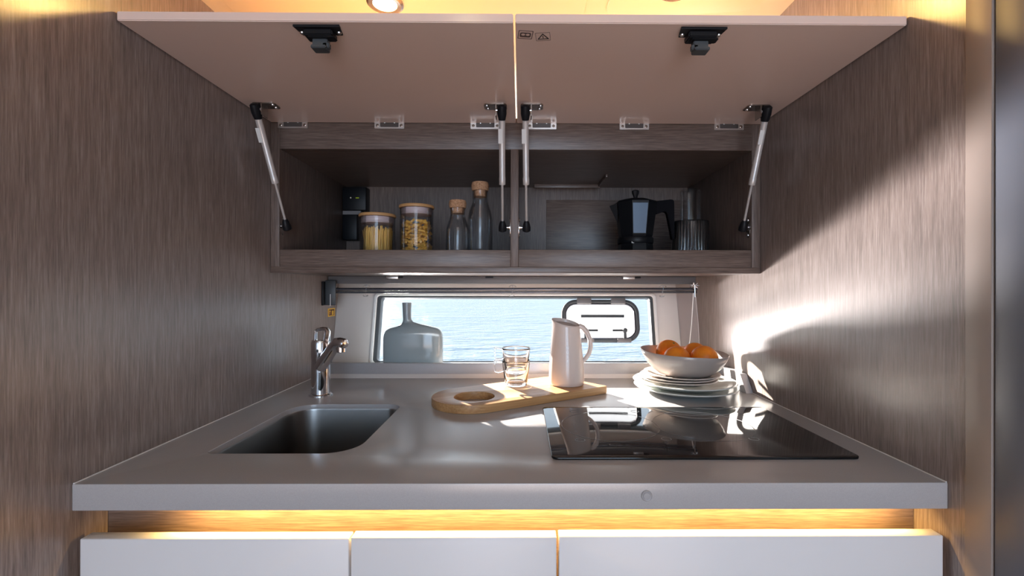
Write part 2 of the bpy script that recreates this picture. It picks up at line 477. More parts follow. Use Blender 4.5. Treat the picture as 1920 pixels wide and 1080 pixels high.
# window ledge behind the upstand
struct(box('trim_6', XL, XR, CB - .002, 1.437, .880, .912, M['cream'], bev=.001))

# the sea outside
me = bpy.data.meshes.new('sea')
me.from_pydata([(-160, 1.75, -.35), (160, 1.75, -.35), (160, 260, -.35), (-160, 260, -.35)], [], [(0, 1, 2, 3)])
sea = link('sea', me, M['sea'])
tag(sea, 'pale blue sea water rippling outside the galley window', 'sea', kind='stuff')

# ================================================================== WORKTOP, SINK, TAP, HOB
wt = empty('worktop', (0, CF, .865))
tag(wt, 'grey solid worktop slab with upstand, carrying sink and hob', 'worktop')
SX0, SX1, SY0, SY1 = -.487, -.258, .713, 1.010
hole = rrect(SX0, SX1, SY0, SY1, (.030, .052, .012, .052), 10)
sheet('slab', [[(XL + .0004, CF), (XR - .0004, CF), (XR - .0004, CB), (XL + .0004, CB)], hole], .865, ZT, M['counter'], wt, bev=.0012)
box('upstand', XL + .0005, XR - .0005, CB - .001, CB + .016, .866, .942, M['counter'], wt, bev=.0012)
bm = bmesh.new()
pts = [(1.108, .9002), (CB, .9002), (CB, .942), (1.140, .942)]
va = [bm.verts.new((XR - .018, y, z)) for y, z in pts]; vb = [bm.verts.new((XR - .001, y, z)) for y, z in pts]
bm.faces.new(va[::-1]); bm.faces.new(vb)
for i in range(4): bm.faces.new((va[i], va[(i + 1) % 4], vb[(i + 1) % 4], vb[i]))
frombm('side_upstand', bm, M['counter'], wt)
for x_ in (XL + .0012, XR - .0012):
    tube('silicone_bead', [(x_, CF + .001, ZT + .0003), (x_, CB - .002, ZT + .0003)], .0011, M['white'], wt, 8)
bm = bmesh.new()
FB = Matrix.Translation((.167, CF, .8835)) @ Matrix.Rotation(PI / 2, 4, 'X')
addlathe(bm, [(.0072, -.001), (.0072, .0012), (.0062, .0022), (.0048, .0016), (.0044, .0024), (0, .0026)], 32, FB)
frombm('round_cap', bm, M['capgrey'], wt, auto=30)

sk = empty('sink', ((SX0 + SX1) / 2, (SY0 + SY1) / 2, .735))
tag(sk, 'undermounted stainless steel sink with rounded corners, left in the grey worktop', 'sink')
bm = bmesh.new()
rings = []
def ringz(d, z, r): return [bm.verts.new((x, y, z)) for x, y in rrect(SX0 - d, SX1 + d, SY0 - d, SY1 + d, [r * q for q in (.625, 1.08, .25, 1.08)], 10)]
for d, z, r in ((-.0004, .8895, .0478), (-.0022, .8905, .047), (-.003, .887, .0465), (-.004, .77, .046), (-.006, .752, .046), (-.012, .741, .042), (-.024, .737, .035), (-.08, .735, .02)):
    rings.append(ringz(d, z, r))
for a, b_ in zip(rings, rings[1:]):
    for i in range(len(a)):
        j = (i + 1) % len(a); bm.faces.new((a[i], a[j], b_[j], b_[i]))
bm.faces.new(rings[-1])
o = frombm('basin', bm, M['steel'], sk, auto=50)
lathe('drain', [(.0, .7365), (.012, .7362), (.020, .7365), (.0225, .7385), (.0245, .7375), (.0255, .7355)], M['chrome'], sk, 32, Matrix.Translation((-.372, .88, 0)))

# mixer tap
FX, FY = -.473, 1.093
ft = empty('mixer_tap', (FX, FY, ZT))
tag(ft, 'chrome single lever mixer tap standing behind the sink', 'tap')
FM = Matrix.Translation((FX, FY, ZT))
lathe('base_ring', [(0, 0), (.0265, 0), (.0265, .003), (.0225, .0055), (.0, .0055)], M['chrome'], ft, 48, FM)
lathe('tap_body', [(0, .004), (.0208, .005), (.0212, .060), (.0206, .088), (.0214, .090), (.0216, .124), (.0195, .131), (.0, .133)], M['chrome'], ft, 48, FM)
# spout: thick square-ish arm rising to the right and towards the basin, then a stubby outlet
p0 = Vector((FX + .004, FY - .012, ZT + .068)); p1 = Vector((FX + .046, FY - .030, ZT + .124))
bm = bmesh.new()
pts = [p0 + (p1 - p0) * t for t in (0, .3, .6, .85)]
pts += [p1 + Vector((.006, -.004, .0035)), p1 + Vector((.016, -.010, .0050)), p1 + Vector((.026, -.015, .0038)), p1 + Vector((.0295, -.0165, .0032)), p1 + Vector((.0305, -.017, .003))]
addtube(bm, pts, [.0150, .0145, .0138, .0134, .0132, .0128, .0122, .0100, .0060], 20, sx=.95)
frombm('spout', bm, M['chrome'], ft, auto=40)
q = p1 + Vector((.018, -.011, -.004))
lathe('aerator', [(0, -.0125), (.0085, -.0125), (.0100, -.011), (.0105, .004), (0, .006)], M['chrome'], ft, 32, Matrix.Translation(q))
# loop lever on top
bm = bmesh.new()
loop = [(-.0125, 0, .128), (-.0130, .001, .143), (-.0125, .002, .1515), (-.0085, .003, .1560), (.004, .004, .1575), (.0120, .004, .1565), (.0150, .003, .1500), (.0140, 0, .128)]
addtube(bm, [FM @ Vector(p) for p in loop], [.0035, .0035, .0035, .0038, .0045, .0055, .0065, .0075], 12, sx=1.9)
frombm('lever', bm, M['chrome'], ft, auto=40)
lathe('hot_cold_mark', [(0, 0), (.0035, 0), (.0035, .0006), (0, .0008)], M['darkgrey'], ft, 20, align((FX + .001, FY - .0211, ZT + .108), (0, -1, 0)))

# hob
hx0, hx1, hy0, hy1 = .0478, .5130, .683, .970
hb = empty('induction_hob', ((hx0 + hx1) / 2, hy0, ZT))
tag(hb, 'black glass two zone induction hob set in the worktop, right side', 'hob')
sheet('glass_plate', [rrect(hx0, hx1, hy0, hy1, .010)], ZT + .0002, ZT + .0042, M['hob'], hb, bev=.0012)
zh = ZT + .0042
def ring(cx, cy, r, wd, m, nm):
    return sheet(nm, [circ(cx, cy, r, 64), circ(cx, cy, r - wd, 64)], zh + .00005, zh + .0002, m, hb)
ring(.165, .842, .089, .0016, M['hobring'], 'cooking_zone_ring')
ring(.335, .842, .089, .0016, M['hobring'], 'cooking_zone_ring')
for cx, cy in ((.110, .935), (.100, .760), (.235, .935), (.245, .765), (.392, .765)):
    ring(cx, cy, .0085, .0013, M['hobmark'], 'touch_marker')
for k in range(5):
    box('touch_line', .118 + .013 * k, .126 + .013 * k, .735, .7362, zh, zh + .00018, M['hobring'], hb)

# ================================================================== BASE CABINET
bc = empty('base_cabinet', (0, .655, 0))
tag(bc, 'base cabinet under the worktop with three white handleless drawer fronts', 'cabinet')
box('recess_panel', XL + .001, XR - .001, .655, .670, .40, .8645, M['wood_h'], bc)
for (a, b_) in ((-.5735, -.2240), (-.2212, .0485), (.0518, .5605)):
    box('drawer_front', a, b_, CF - .0005, .6205, .35, .8285 + (a + .57) * .0025, M['lacquer_white'], bc, bev=.0012)
box('carcass_floor', XL + .001, XR - .001, .64, 1.27, .10, .12, M['wood_h'], bc)
box('plinth', XL + .001, XR - .001, .66, .675, 0, .40, M['black'], bc)
# LED strip under the front edge of the worktop
ls = empty('led_strip', (.03, .640, .864))
tag(ls, 'warm LED strip glowing under the front of the worktop', 'light')
box('led_profile', -.50, .545, .616, .628, .8600, .8648, M['alu'], ls)
box('led_diffuser', -.498, .543, .6175, .6265, .8592, .8600, M['led'], ls)
light('strip_light', 'AREA', (.03, .622, .8585), (0, .80, -1), 5.6, (1.0, .58, .17), shape='RECTANGLE', size=.99, size_y=.008)

# ================================================================== WALL CABINET
kc = empty('wall_cabinet', (0, KF, 1.19))
tag(kc, 'dark veneered wall cabinet with two flap doors raised on gas struts', 'cabinet')
sw = .021
KB = 1.505
box('side_panel', XL + .0005, XL + sw, KF, KB, 1.1905, 1.541, M['wood_c'], kc, bev=.0008)
box('side_panel', XR - sw, XR - .0005, KF, KB, 1.1905, 1.541, M['wood_c'], kc, bev=.0008)
box('bottom_panel', XL + .0006, XR - .0006, KF - .0008, KB, 1.190, 1.2045, M['wood_h'], kc, bev=.0008)
box('shelf_lip', XL + sw, -.0225, KF + .002, KF + .016, 1.2045, 1.2445, M['wood_h'], kc, bev=.0008)
box('shelf_lip', -.0035, XR - sw, KF + .002, KF + .016, 1.2045, 1.2455, M['wood_h'], kc, bev=.0008)
box('divider', -.0225, -.0038, KF - .0004, KB, 1.2045, 1.481, M['wood_c'], kc, bev=.0008)
box('header_rail', XL + sw, XR - sw, KF, KF + .016, 1.480, 1.541, M['wood_h'], kc, bev=.0008)
box('top_panel', XL + sw, XR - sw, KF + .016, KB, 1.4805, 1.4965, M['wood_h'], kc)
box('roof_panel', XL + .0006, XR - .0006, KF + .001, KB, 1.5415, 1.5535, M['wood_h'], kc)
box('back_panel', XL + sw, -.0225, KB - .014, KB - .002, 1.2045, 1.4805, M['wood_c'], kc)
box('back_panel', -.0038, XR - sw, KB - .014, KB - .002, 1.2045, 1.4805, M['wood_c'], kc)
box('access_cover', .085, .545, KB - .017, KB - .0142, 1.206, 1.440, M['wood_h'], kc, bev=.0006)
box('lamp_batten', .044, .250, 1.438, 1.446, 1.4690, 1.4804, M['wood_h'], kc, bev=.0006)
box('lamp_batten', .2445, .2500, 1.310, 1.4375, 1.4720, 1.4804, M['wood_h'], kc, bev=.0006)

# hinge plates
def hinge_plate(x):
    z0, z1 = 1.5275, 1.5455; y = KF - .0004
    h = sheet('hinge_plate', [rrect(x - .0345, x + .0345, z0, z1, .0015, 3), rrect(x - .0215, x + .0215, z0 + .0035, z1 + .0 - .001, .002, 3)],
              0, .0022, M['alu'], kc, mtx=Matrix.Translation((0, y, 0)) @ ROTY)
    box('hinge_recess', x - .0213, x + .0213, y - .0012, y - .0001, z0 + .0034, z1 - .001, M['bronze'], h)
    for s in (-1, 1):
        lathe('screw', [(0, .0022), (.0032, .0022), (.0032, .0030), (.002, .0036), (.0012, .0028), (0, .0028)], M['nickel'], h, 16, align((x + s * .0278, y, z0 + .0075), (0, -1, 0)))
        lathe('screw', [(0, 0), (.0022, 0), (.0018, .0016), (0, .002)], M['alu'], h, 12, align((x + s * .0115, y - .001, z1 - .0035), (0, -1, 0)))
for x in (-.531, -.306, -.082, .050, .2675, .491): hinge_plate(x)

# flap doors
DZ0, DZ1 = 1.5415, 1.5550
doors = []
for (a, b_, nm) in ((XL + .002, -.0105, 'L'), (-.0075, XR - .002, 'R')):
    bm = bmesh.new(); addbox(bm, a, b_, .6655, KF - .001, DZ0, DZ1)
    bmesh.ops.bevel(bm, geom=bm.edges[:], offset=.0012, segments=2, affect='EDGES')
    d = frombm('flap_door', bm, M['lacquer'], kc); sharp(d, 50); doors.append(d)
def latch(x, d, s):
    y0 = .672
    l_ = sheet('latch', [[(x - .034, y0), (x + .034, y0), (x + .030, y0 + .024), (x - .030, y0 + .024)]], DZ0 - .004, DZ0 - .0001, M['black'], d, bev=.001)
    bm = bmesh.new()
    addbox(bm, x - .021, x + .021, y0 + .004, y0 + .026, DZ0 - .013, DZ0 - .004)
    addbox(bm, x - .016, x + .024, y0 + .006, y0 + .020, DZ0 - .015, DZ0 - .013)
    bmesh.ops.bevel(bm, geom=bm.edges[:], offset=.0015, segments=2, affect='EDGES')
    frombm('latch_body', bm, M['black'], l_, auto=50)
    bm = bmesh.new()
    addbox(bm, x - .011, x + .011, y0 + .012, y0 + .024, DZ0 - .031, DZ0 - .013)
    addbox(bm, x - .011, x + .011, y0 + .006, y0 + .014, DZ0 - .031, DZ0 - .026)
    addbox(bm, x + s * .004, x + s * .014, y0 + .012, y0 + .020, DZ0 - .028, DZ0 - .020)
    bmesh.ops.bevel(bm, geom=bm.edges[:], offset=.0010, segments=2, affect='EDGES')
    frombm('hook', bm, M['darkgrey'], l_, auto=50)
    for q in (-1, 1):
        lathe('screw', [(0, 0), (.0036, 0), (.003, .0016), (0, .002)], M['alu'], l_, 14, align((x + q * .0275, y0 + .016, DZ0 - .004), (0, 0, -1)))
latch(-.2985, doors[0], 1); latch(.2705, doors[1], -1)
# seals printed on the right flap: an open book and a warning triangle
U = lambda cx, cy, a, sc=1: Matrix.Translation((cx, cy, DZ0 - .0001)) @ Matrix.Rotation(PI, 4, 'X') @ Matrix.Rotation(a, 4, 'Z') @ Matrix.Scale(sc, 4)
def tri(r, rot=0): return [(r * math.sin(2 * PI * k / 3), r * math.cos(2 * PI * k / 3)) for k in range(3)]
m1 = U(.0075, .697, -.10)
st = sheet('manual_sticker', [rrect(-.0112, .0112, -.0112, .0112, .001, 2), rrect(-.0100, .0100, -.0100, .0100, .0008, 2)], 0, .00025, M['ink'], doors[1], mtx=m1)
sheet('open_book_print', [rrect(-.0085, .0085, -.0068, .0060, .003, 4), circ(-.0034, .0004, .0030, 20), circ(.0036, .0004, .0030, 20)], 0, .00025, M['ink'], st, mtx=m1)
m2 = U(.0345, .702, .12)
st = sheet('warning_sticker', [rrect(-.0112, .0112, -.0112, .0112, .001, 2), rrect(-.0106, .0106, -.0106, .0106, .0008, 2)], 0, .00025, M['ink'], doors[1], mtx=m2)
sheet('triangle_print', [[(0, .0088), (.0092, -.0072), (-.0092, -.0072)], [(0, .0058), (-.0064, -.0055), (.0064, -.0055)]], 0, .00025, M['inkb'], st, mtx=m2)
box('exclamation_print', -.0006, .0006, -.0042, .0030, 0, .00025, M['inkb'], st, mtx=m2)

# gas struts with their brackets
def strut(xt, yt, zt, xb, yb, zb, side, door, labelled=True):
    """side: +1 bottom joint fixed to a panel at its right, -1 at its left"""
    T, B = Vector((xt, yt, zt)), Vector((xb, yb, zb)); D = (B - T).normalized(); L = (B - T).length
    a = T + D * .016; m_ = T + D * (L * .605); e_ = B - D * .012
    s = tube('gas_strut', [a, T + D * (L * .545), T + D * (L * .547), m_], [.0068, .0068, .0073, .0073], M['strut'], kc, 20)
    tube('piston_rod', [m_, e_], .0028, M['strut'], s, 12)
    tube('top_socket', [T - D * .012, T - D * .009, T + D * .006, T + D * .019, T + D * .0195], [.0070, .0112, .0118, .0088, .0078], M['black'], s, 16, sx=.85)
    tube('bottom_socket', [e_ - D * .004, e_ + D * .001, B, B + D * .008, B + D * .010], [.0050, .0078, .0105, .0105, .0075], M['black'], s, 16, sx=.9)
    u_ = Vector((side, 0, 0))
    # white paper label wrapped on the cylinder
    c0 = T + D * .040 - u_ * -.0045 * side
    bm = bmesh.new(); addbox(bm, -.0045, .0045, -.0074, -.0068, 0, .030)
    zq = Matrix.Translation(T + D * .036 + Vector((-.0035 * 1, 0, 0))) @ D.to_track_quat('Z', 'Y').to_matrix().to_4x4()
    bmesh.ops.transform(bm, matrix=zq, verts=bm.verts)
    frombm('paper_label', bm, M['label'], s)
    # top bracket on the door: plate, fin and stud
    sx_ = side
    bx = xt - sx_ * .014
    br = sheet('door_bracket', [rrect(bx - .024, bx + .024, yt - .002, yt + .030, .007, 4)], DZ0 - .0022, DZ0 - .0001, M['nickel'], door)
    bm = bmesh.new()
    fx = xt - sx_ * .0125
    addbox(bm, fx - .0009, fx + .0009, yt - .002, yt + .022, DZ0 - .026, DZ0 - .002)
    frombm('bracket_fin', bm, M['nickel'], br)
    for q, yy in ((-.018, .006), (.018, .006), (-.0165 * side, .022)):
        lathe('screw', [(0, 0), (.0036, 0), (.003, .0018), (0, .0022)], M['alu'], br, 14, align((bx + q, yt + yy, DZ0 - .0022), (0, 0, -1)))
    lathe('ball_stud', [(0, 0), (.0045, 0), (.0045, .002), (.0025, .0025), (.0025, .006), (.0042, .008), (.0042, .011), (0, .012)], M['chrome'], s, 16,
          align((fx, yt, zt), (sx_, 0, 0)))
    # bottom bracket: slim lens-shaped plate on the panel
    px = {1: None}
    pm = Matrix.Translation((xb + side * .0185, yb, zb)) @ Matrix.Rotation(PI / 2, 4, 'Y') @ Matrix.Rotation(0, 4, 'Z')
    lens = [(.024 * math.cos(t), .0085 * math.sin(t)) for t in [2 * PI * k / 24 for k in range(24)]]
    bb = sheet('panel_bracket', [lens], -.0008, .0008, M['nickel'], kc, mtx=Matrix.Translation((0, .012, 0)) @ pm)
    lathe('ball_stud', [(0, 0), (.0055, 0), (.0055, .003), (.003, .0035), (.003, .008), (.0048, .010), (.0048, .014), (0, .0155)], M['chrome'], bb, 16,
          align((xb + side * .018, yb + .004, zb), (-side, 0, 0)))
    for q in (-1, 1):
        lathe('screw', [(0, 0), (.0038, 0), (.003, .002), (0, .0026)], M['alu'], bb, 14, align((xb + side * .0175, yb + .012, zb + q * .018), (-side, 0, 0)))
strut(-.551, .960, 1.527, -.5475, 1.080, 1.300, -1, doors[0])
strut(-.0385, .960, 1.527, -.0415, 1.080, 1.298, 1, doors[0])
strut(.0105, .960, 1.527, .0150, 1.080, 1.298, -1, doors[1])
strut(.5175, .960, 1.527, .5270, 1.080, 1.300, 1, doors[1])

# ================================================================== UNDER-CABINET BLIND, RAIL, CORD
bl = empty('roller_blind', (0, 1.40, 1.165))
tag(bl, 'grey roller blind cassette fixed under the wall cabinet above the window', 'blind')
box('cassette', -.585 + .004, .535, 1.392, 1.43, 1.1665, 1.1895, M['midgrey'], bl, bev=.002)
for x in (-.386, .330): box('mounting_clip', x - .018, x + .018, 1.386, 1.393, 1.181, 1.1899, M['alu'], bl, bev=.001)
for x in (-.369, .352, -.095): box('dark_clip', x - .010, x + .014, 1.388, 1.393, 1.184, 1.1899, M['black'], bl)
rl = empty('window_rail', (0, 1.375, 1.145))
tag(rl, 'dark twin tube rail across the top of the window', 'rail')
tube('upper_tube', [(-.575, 1.375, 1.1495), (.532, 1.375, 1.1515)], .0045, M['rail'], rl, 16)
tube('lower_tube', [(-.575, 1.379, 1.1405), (.532, 1.379, 1.1425)], .0032, M['rail'], rl, 16)
box('end_bracket', -.579, -.548, 1.366, 1.372, 1.102, 1.176, M['darkgrey'], rl, bev=.002)
box('bracket_flange', -.5835, -.578, 1.352, 1.386, 1.102, 1.172, M['black'], rl, bev=.001)
def clip(x):
    bm = bmesh.new()
    addtube(bm, [(x - .010, 1.374, 1.158), (x - .004, 1.370, 1.162), (x + .004, 1.370, 1.162), (x + .010, 1.374, 1.158)], .0016, 8)
    addtube(bm, [(x, 1.369, 1.164), (x, 1.3685, 1.150), (x - .002, 1.3685, 1.138), (x - .003, 1.370, 1.133)], .0018, 8)
    addlathe(bm, [(0, 0), (.006, .001), (.009, .004), (.007, .006), (0, .006)], 16, Matrix.Translation((x - .003, 1.372, 1.127)), sy=.7)
    frombm('clear_clip', bm, M['jar'], rl, auto=45)
for x in (-.458, -.022, .428): clip(x)
bm = bmesh.new()
for k in range(7):
    a = 2 * PI * k / 7
    addtube(bm, [(.520, 1.364, 1.162), (.520 + .014 * math.cos(a), 1.362, 1.162 + .009 * math.sin(a))], [.003, .0018], 8)
addtube(bm, [(.520, 1.362, 1.164), (.521, 1.362, 1.128)], .0028, 10)
frombm('cord_guide', bm, M['chrome'], rl, auto=45)
cr = empty('blind_cord', (.523, 1.36, .95))
tag(cr, 'thin white pull cord hanging in a loop at the right of the window', 'cord')
tube('white_strand', [(.516, 1.361, 1.140), (.514, 1.361, 1.10), (.511, 1.361, 1.05), (.506, 1.361, 1.00), (.500, 1.362, .963), (.499, 1.362, .955)], .0013, M['cord'], cr, 8)
tube('grey_strand', [(.522, 1.362, 1.140), (.526, 1.362, 1.10), (.531, 1.362, 1.05), (.5335, 1.362, 1.00), (.5365, 1.362, .963), (.536, 1.362, .955)], .0013, M['cordg'], cr, 8)
# left cord end
sc = empty('pull_cord', (-.5745, 1.364, 1.12))
tag(sc, 'short white cord hanging from the left end of the rail', 'cord')
tube('strand', [(-.562, 1.3635, 1.135), (-.5622, 1.3635, 1.10)], .0012, M['cord'], sc, 8)

# yellow sticker on the left wall
ys = empty('safety_sticker', (XL, 1.424, 1.078))
tag(ys, 'small square yellow and brown safety sticker on the left wall beside the window', 'sticker')
SM = Matrix.Translation((XL + .0004, 1.424, 1.078)) @ Matrix(((0, 0, 1, 0), (1, 0, 0, 0), (0, 1, 0, 0), (0, 0, 0, 1)))
sheet('backing', [rrect(-.026, .026, -.0125, .0125, .001, 3)], 0, .0004, M['yellow'], ys, mtx=SM)
sheet('dark_field', [rrect(-.020, .020, -.0092, .0092, .0005, 3)], .0004, .0006, M['brownink'], ys, mtx=SM)
sheet('tank_print', [rrect(.001, .015, -.008, .005, .002, 3)], .0006, .0008, M['yellow'], ys, mtx=SM)
sheet('arrow_print', [[(-.015, -.006), (-.012, -.006), (-.012, .002), (-.006, .002), (-.0135, .008), (-.0190, .002), (-.015, .002)]], .0006, .0008, M['yellow'], ys, mtx=SM)

# ================================================================== THINGS IN THE WALL CABINET
SZ = 1.2048
def wallglass(r_out, z0, z1, t=.0022, bottom=.004, r_top=None):
    rt = r_top or r_out
    return [(0, z0), (r_out * .96, z0), (r_out, z0 + .003), (rt, z1), (rt - t, z1), (r_out - t, z0 + bottom + .002), (r_out - t - .002, z0 + bottom), (0, z0 + bottom)]

def jar(x, y, r, h, label, nm='storage_jar'):
    j = empty(nm, (x, y, SZ)); tag(j, label, 'jar')
    m_ = Matrix.Translation((x, y, SZ))
    lathe('glass_body', wallglass(r, 0, h), M['jar'], j, 56, m_)
    lid = lathe('lid', [(0, h + .001), (r * 1.03, h + .001), (r * 1.05, h + .003), (r * 1.05, h + .006), (r * 1.02, h + .008), (0, h + .0085)], M['lid'], j, 56, m_)
    lathe('gasket', [(0, h - .016), (r - .005, h - .016), (r - .003, h - .013), (r - .0042, h - .010), (r - .003, h - .006), (r - .0045, h), (0, h)], M['gasket'], lid, 48, m_)
    return j
j1x, j1y, j1r, j1h = -.369, 1.19, .0445, .131
jar(j1x, j1y, j1r, j1h, 'shorter glass jar of spaghetti with bamboo lid on the cabinet shelf')
bm = bmesh.new()
for k in range(190):
    a, rr = random.uniform(0, 2 * PI), (j1r - .0045) * math.sqrt(random.random())
    lean = random.choice((0, 0, 1)); a2 = a + random.uniform(-.5, .5)
    bx, by = rr * .90 * math.cos(a), rr * .90 * math.sin(a)
    tx, ty = (j1r - .006) * .98 * math.cos(a2) * random.uniform(.6, 1), (j1r - .006) * math.sin(a2) * random.uniform(.6, 1)
    hh = random.uniform(.094, .108)
    addtube(bm, [(j1x + bx, j1y + by, SZ + .0055), (j1x + tx, j1y + ty, SZ + hh)], .0013, 6)
o = frombm('spaghetti', bm, M['pasta']); tag(o, 'dry spaghetti leaning inside the shorter glass jar', 'pasta', kind='stuff')

j2x, j2y, j2r, j2h = -.268, 1.19, .0430, .154
jar(j2x, j2y, j2r, j2h, 'taller glass jar of penne with bamboo lid on the cabinet shelf')
bm = bmesh.new()
z = .010; n_ = 0
while z < .118:
    for k in range(14):
        a = random.uniform(0, 2 * PI); rr = (j2r - .007) * random.random() ** .38
        cx, cy = j2x + rr * math.cos(a), j2y + rr * math.sin(a)
        th_ = random.uniform(0, PI); el = random.uniform(-.35, .35); L = .017
        if k % 3: th_ = a + PI / 2 + random.uniform(-.5, .5)
        d = Vector((math.cos(th_) * math.cos(el), math.sin(th_) * math.cos(el), math.sin(el))) * L
        p = Vector((cx, cy, SZ + z + random.uniform(0, .006)))
        A, B = p - d / 2, p + d / 2
        for q in (A, B):
            v = Vector((q.x - j2x, q.y - j2y)); 
            if v.length > j2r - .0058: v = v.normalized() * (j2r - .0058); q.x, q.y = j2x + v.x, j2y + v.y
        addtube(bm, [A, B], .0032, 8)
    z += .0062
o = frombm('penne', bm, M['penne']); tag(o, 'dry penne filling the taller glass jar', 'pasta', kind='stuff')

def bottle(x, y, r, h, neck, label, ch):
    b0 = empty('glass_bottle', (x, y, SZ)); tag(b0, label, 'bottle')
    m_ = Matrix.Translation((x, y, SZ)); t = .002
    sh = h * .56
    pr = [(0, 0), (r * .94, 0), (r, .005), (r, sh), (r * .98, sh + (h - sh) * .18), (r * .88, sh + (h - sh) * .38), (neck * 1.10, sh + (h - sh) * .62), (neck, sh + (h - sh) * .74), (neck, h - .006), (neck * 1.05, h)]
    inn = [(max(a - t, .0), b_ + (.004 if b_ < .01 else 0)) for a, b_ in pr[1:]][::-1] + [(0, .004)]
    lathe('glass_body', pr + inn, M['bottle'], b0, 56, m_, auto=60)
    lathe('cork_stopper', [(0, h - ch * .45), (neck * .84, h - ch * .45), (neck * .90, h - .0005), (neck * 1.10, h + .0012), (neck * 1.19, h + ch * .40), (neck * 1.08, h + ch * .66), (0, h + ch * .7)], M['cork'], b0, 40, m_, auto=50)
bottle(-.162, 1.19, .0305, .156, .0193, 'shorter empty glass bottle with round cork stopper, beside the penne jar', .030)
bottle(-.106, 1.215, .0335, .206, .0198, 'tallest empty glass bottle with wide cork stopper, left of the cabinet divider', .034)

# moka pot
mx_, my_ = .311, 1.235
mk = empty('moka_pot', (mx_, my_, SZ)); tag(mk, 'black faceted moka coffee pot on the right cabinet shelf', 'coffee pot')
def oct_loft(bm, rings, mtx):
    rs = []
    for r, z, ox in rings:
        rs.append([bm.verts.new(mtx @ Vector((ox + r * math.cos(PI / 8 + k * PI / 4), r * math.sin(PI / 8 + k * PI / 4), z))) for k in range(8)])
    for a, b_ in zip(rs, rs[1:]):
        for k in range(8): bm.faces.new((a[k], a[(k + 1) % 8], b_[(k + 1) % 8], b_[k]))
    bm.faces.new(rs[0][::-1]); bm.faces.new(rs[-1])
MM = Matrix.Translation((mx_, my_, SZ)) @ Matrix.Scale(1.07, 4)
bm = bmesh.new(); oct_loft(bm, [(.044, 0, 0), (.047, .004, 0), (.046, .030, 0), (.043, .058, 0), (.042, .064, 0)], MM)
frombm('boiler', bm, M['blackmetal'], mk)
cb = lathe('collar', [(0, .0645), (.043, .0645), (.0445, .068), (.0445, .077), (.043, .080), (0, .080)], M['blackmetal'], mk, 48, MM)
box('collar_logo', mx_ - .0205, mx_ - .0140, my_ - .0428, my_ - .0400, SZ + .0675, SZ + .0765, M['label'], cb)
bm = bmesh.new(); oct_loft(bm, [(.040, .080, 0), (.0425, .086, 0), (.052, .158, 0), (.053, .166, 0)], MM)
# beak of the spout
pts = [(-.046, -.011, .166), (-.046, .011, .166), (-.066, 0, .160), (-.046, 0, .118)]
v = [bm.verts.new(MM @ Vector(p)) for p in pts]
for f in ((0, 2, 1), (0, 3, 2), (1, 2, 3), (0, 1, 3)): bm.faces.new([v[i] for i in f])
frombm('jug', bm, M['blackmetal'], mk)
# thin plate over the facing facet, its reflected sheen painted as blue-grey colour
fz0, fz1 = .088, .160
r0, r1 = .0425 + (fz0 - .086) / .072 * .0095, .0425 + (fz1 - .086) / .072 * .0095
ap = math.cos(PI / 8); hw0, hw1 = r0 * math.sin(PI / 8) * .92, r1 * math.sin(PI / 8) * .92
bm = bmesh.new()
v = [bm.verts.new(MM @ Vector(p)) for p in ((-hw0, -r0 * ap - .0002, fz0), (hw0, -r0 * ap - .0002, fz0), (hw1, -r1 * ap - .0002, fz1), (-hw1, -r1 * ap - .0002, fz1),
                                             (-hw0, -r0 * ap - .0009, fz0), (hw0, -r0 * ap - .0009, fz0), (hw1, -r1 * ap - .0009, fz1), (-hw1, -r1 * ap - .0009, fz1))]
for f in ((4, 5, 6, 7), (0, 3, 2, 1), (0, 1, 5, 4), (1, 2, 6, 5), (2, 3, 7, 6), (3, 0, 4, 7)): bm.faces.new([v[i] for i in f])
frombm('facet_sheen', bm, M['mokasheen'], mk)
bm = bmesh.new(); oct_loft(bm, [(.0525, .166, 0), (.050, .170, 0), (.030, .176, 0), (.010, .1785, 0)], MM)
ld = frombm('lid', bm, M['blackmetal'], mk)
lathe('lid_knob', [(0, .178), (.005, .178), (.0055, .184), (.0088, .192), (.0092, .198), (.006, .200), (0, .200)], M['black'], ld, 8, MM)
bm = bmesh.new()
outl = [(.046, .171), (.062, .173), (.088, .176), (.0945, .174), (.0955, .166), (.0965, .078), (.0945, .075), (.0905, .076), (.0865, .100), (.078, .142), (.072, .146), (.050, .139)]
fa = [bm.verts.new(MM @ Vector((a, -.009, z))) for a, z in outl]; fb = [bm.verts.new(MM @ Vector((a, .009, z))) for a, z in outl]
bm.faces.new(fa); bm.faces.new(fb[::-1])
for i in range(len(outl)): bm.faces.new((fa[i], fb[i], fb[(i + 1) % len(outl)], fa[(i + 1) % len(outl)]))
bmesh.ops.recalc_face_normals(bm, faces=bm.faces[:])
bmesh.ops.bevel(bm, geom=bm.edges[:], offset=.0015, segments=2, affect='EDGES')
frombm('handle', bm, M['matteblack'], mk, auto=45)

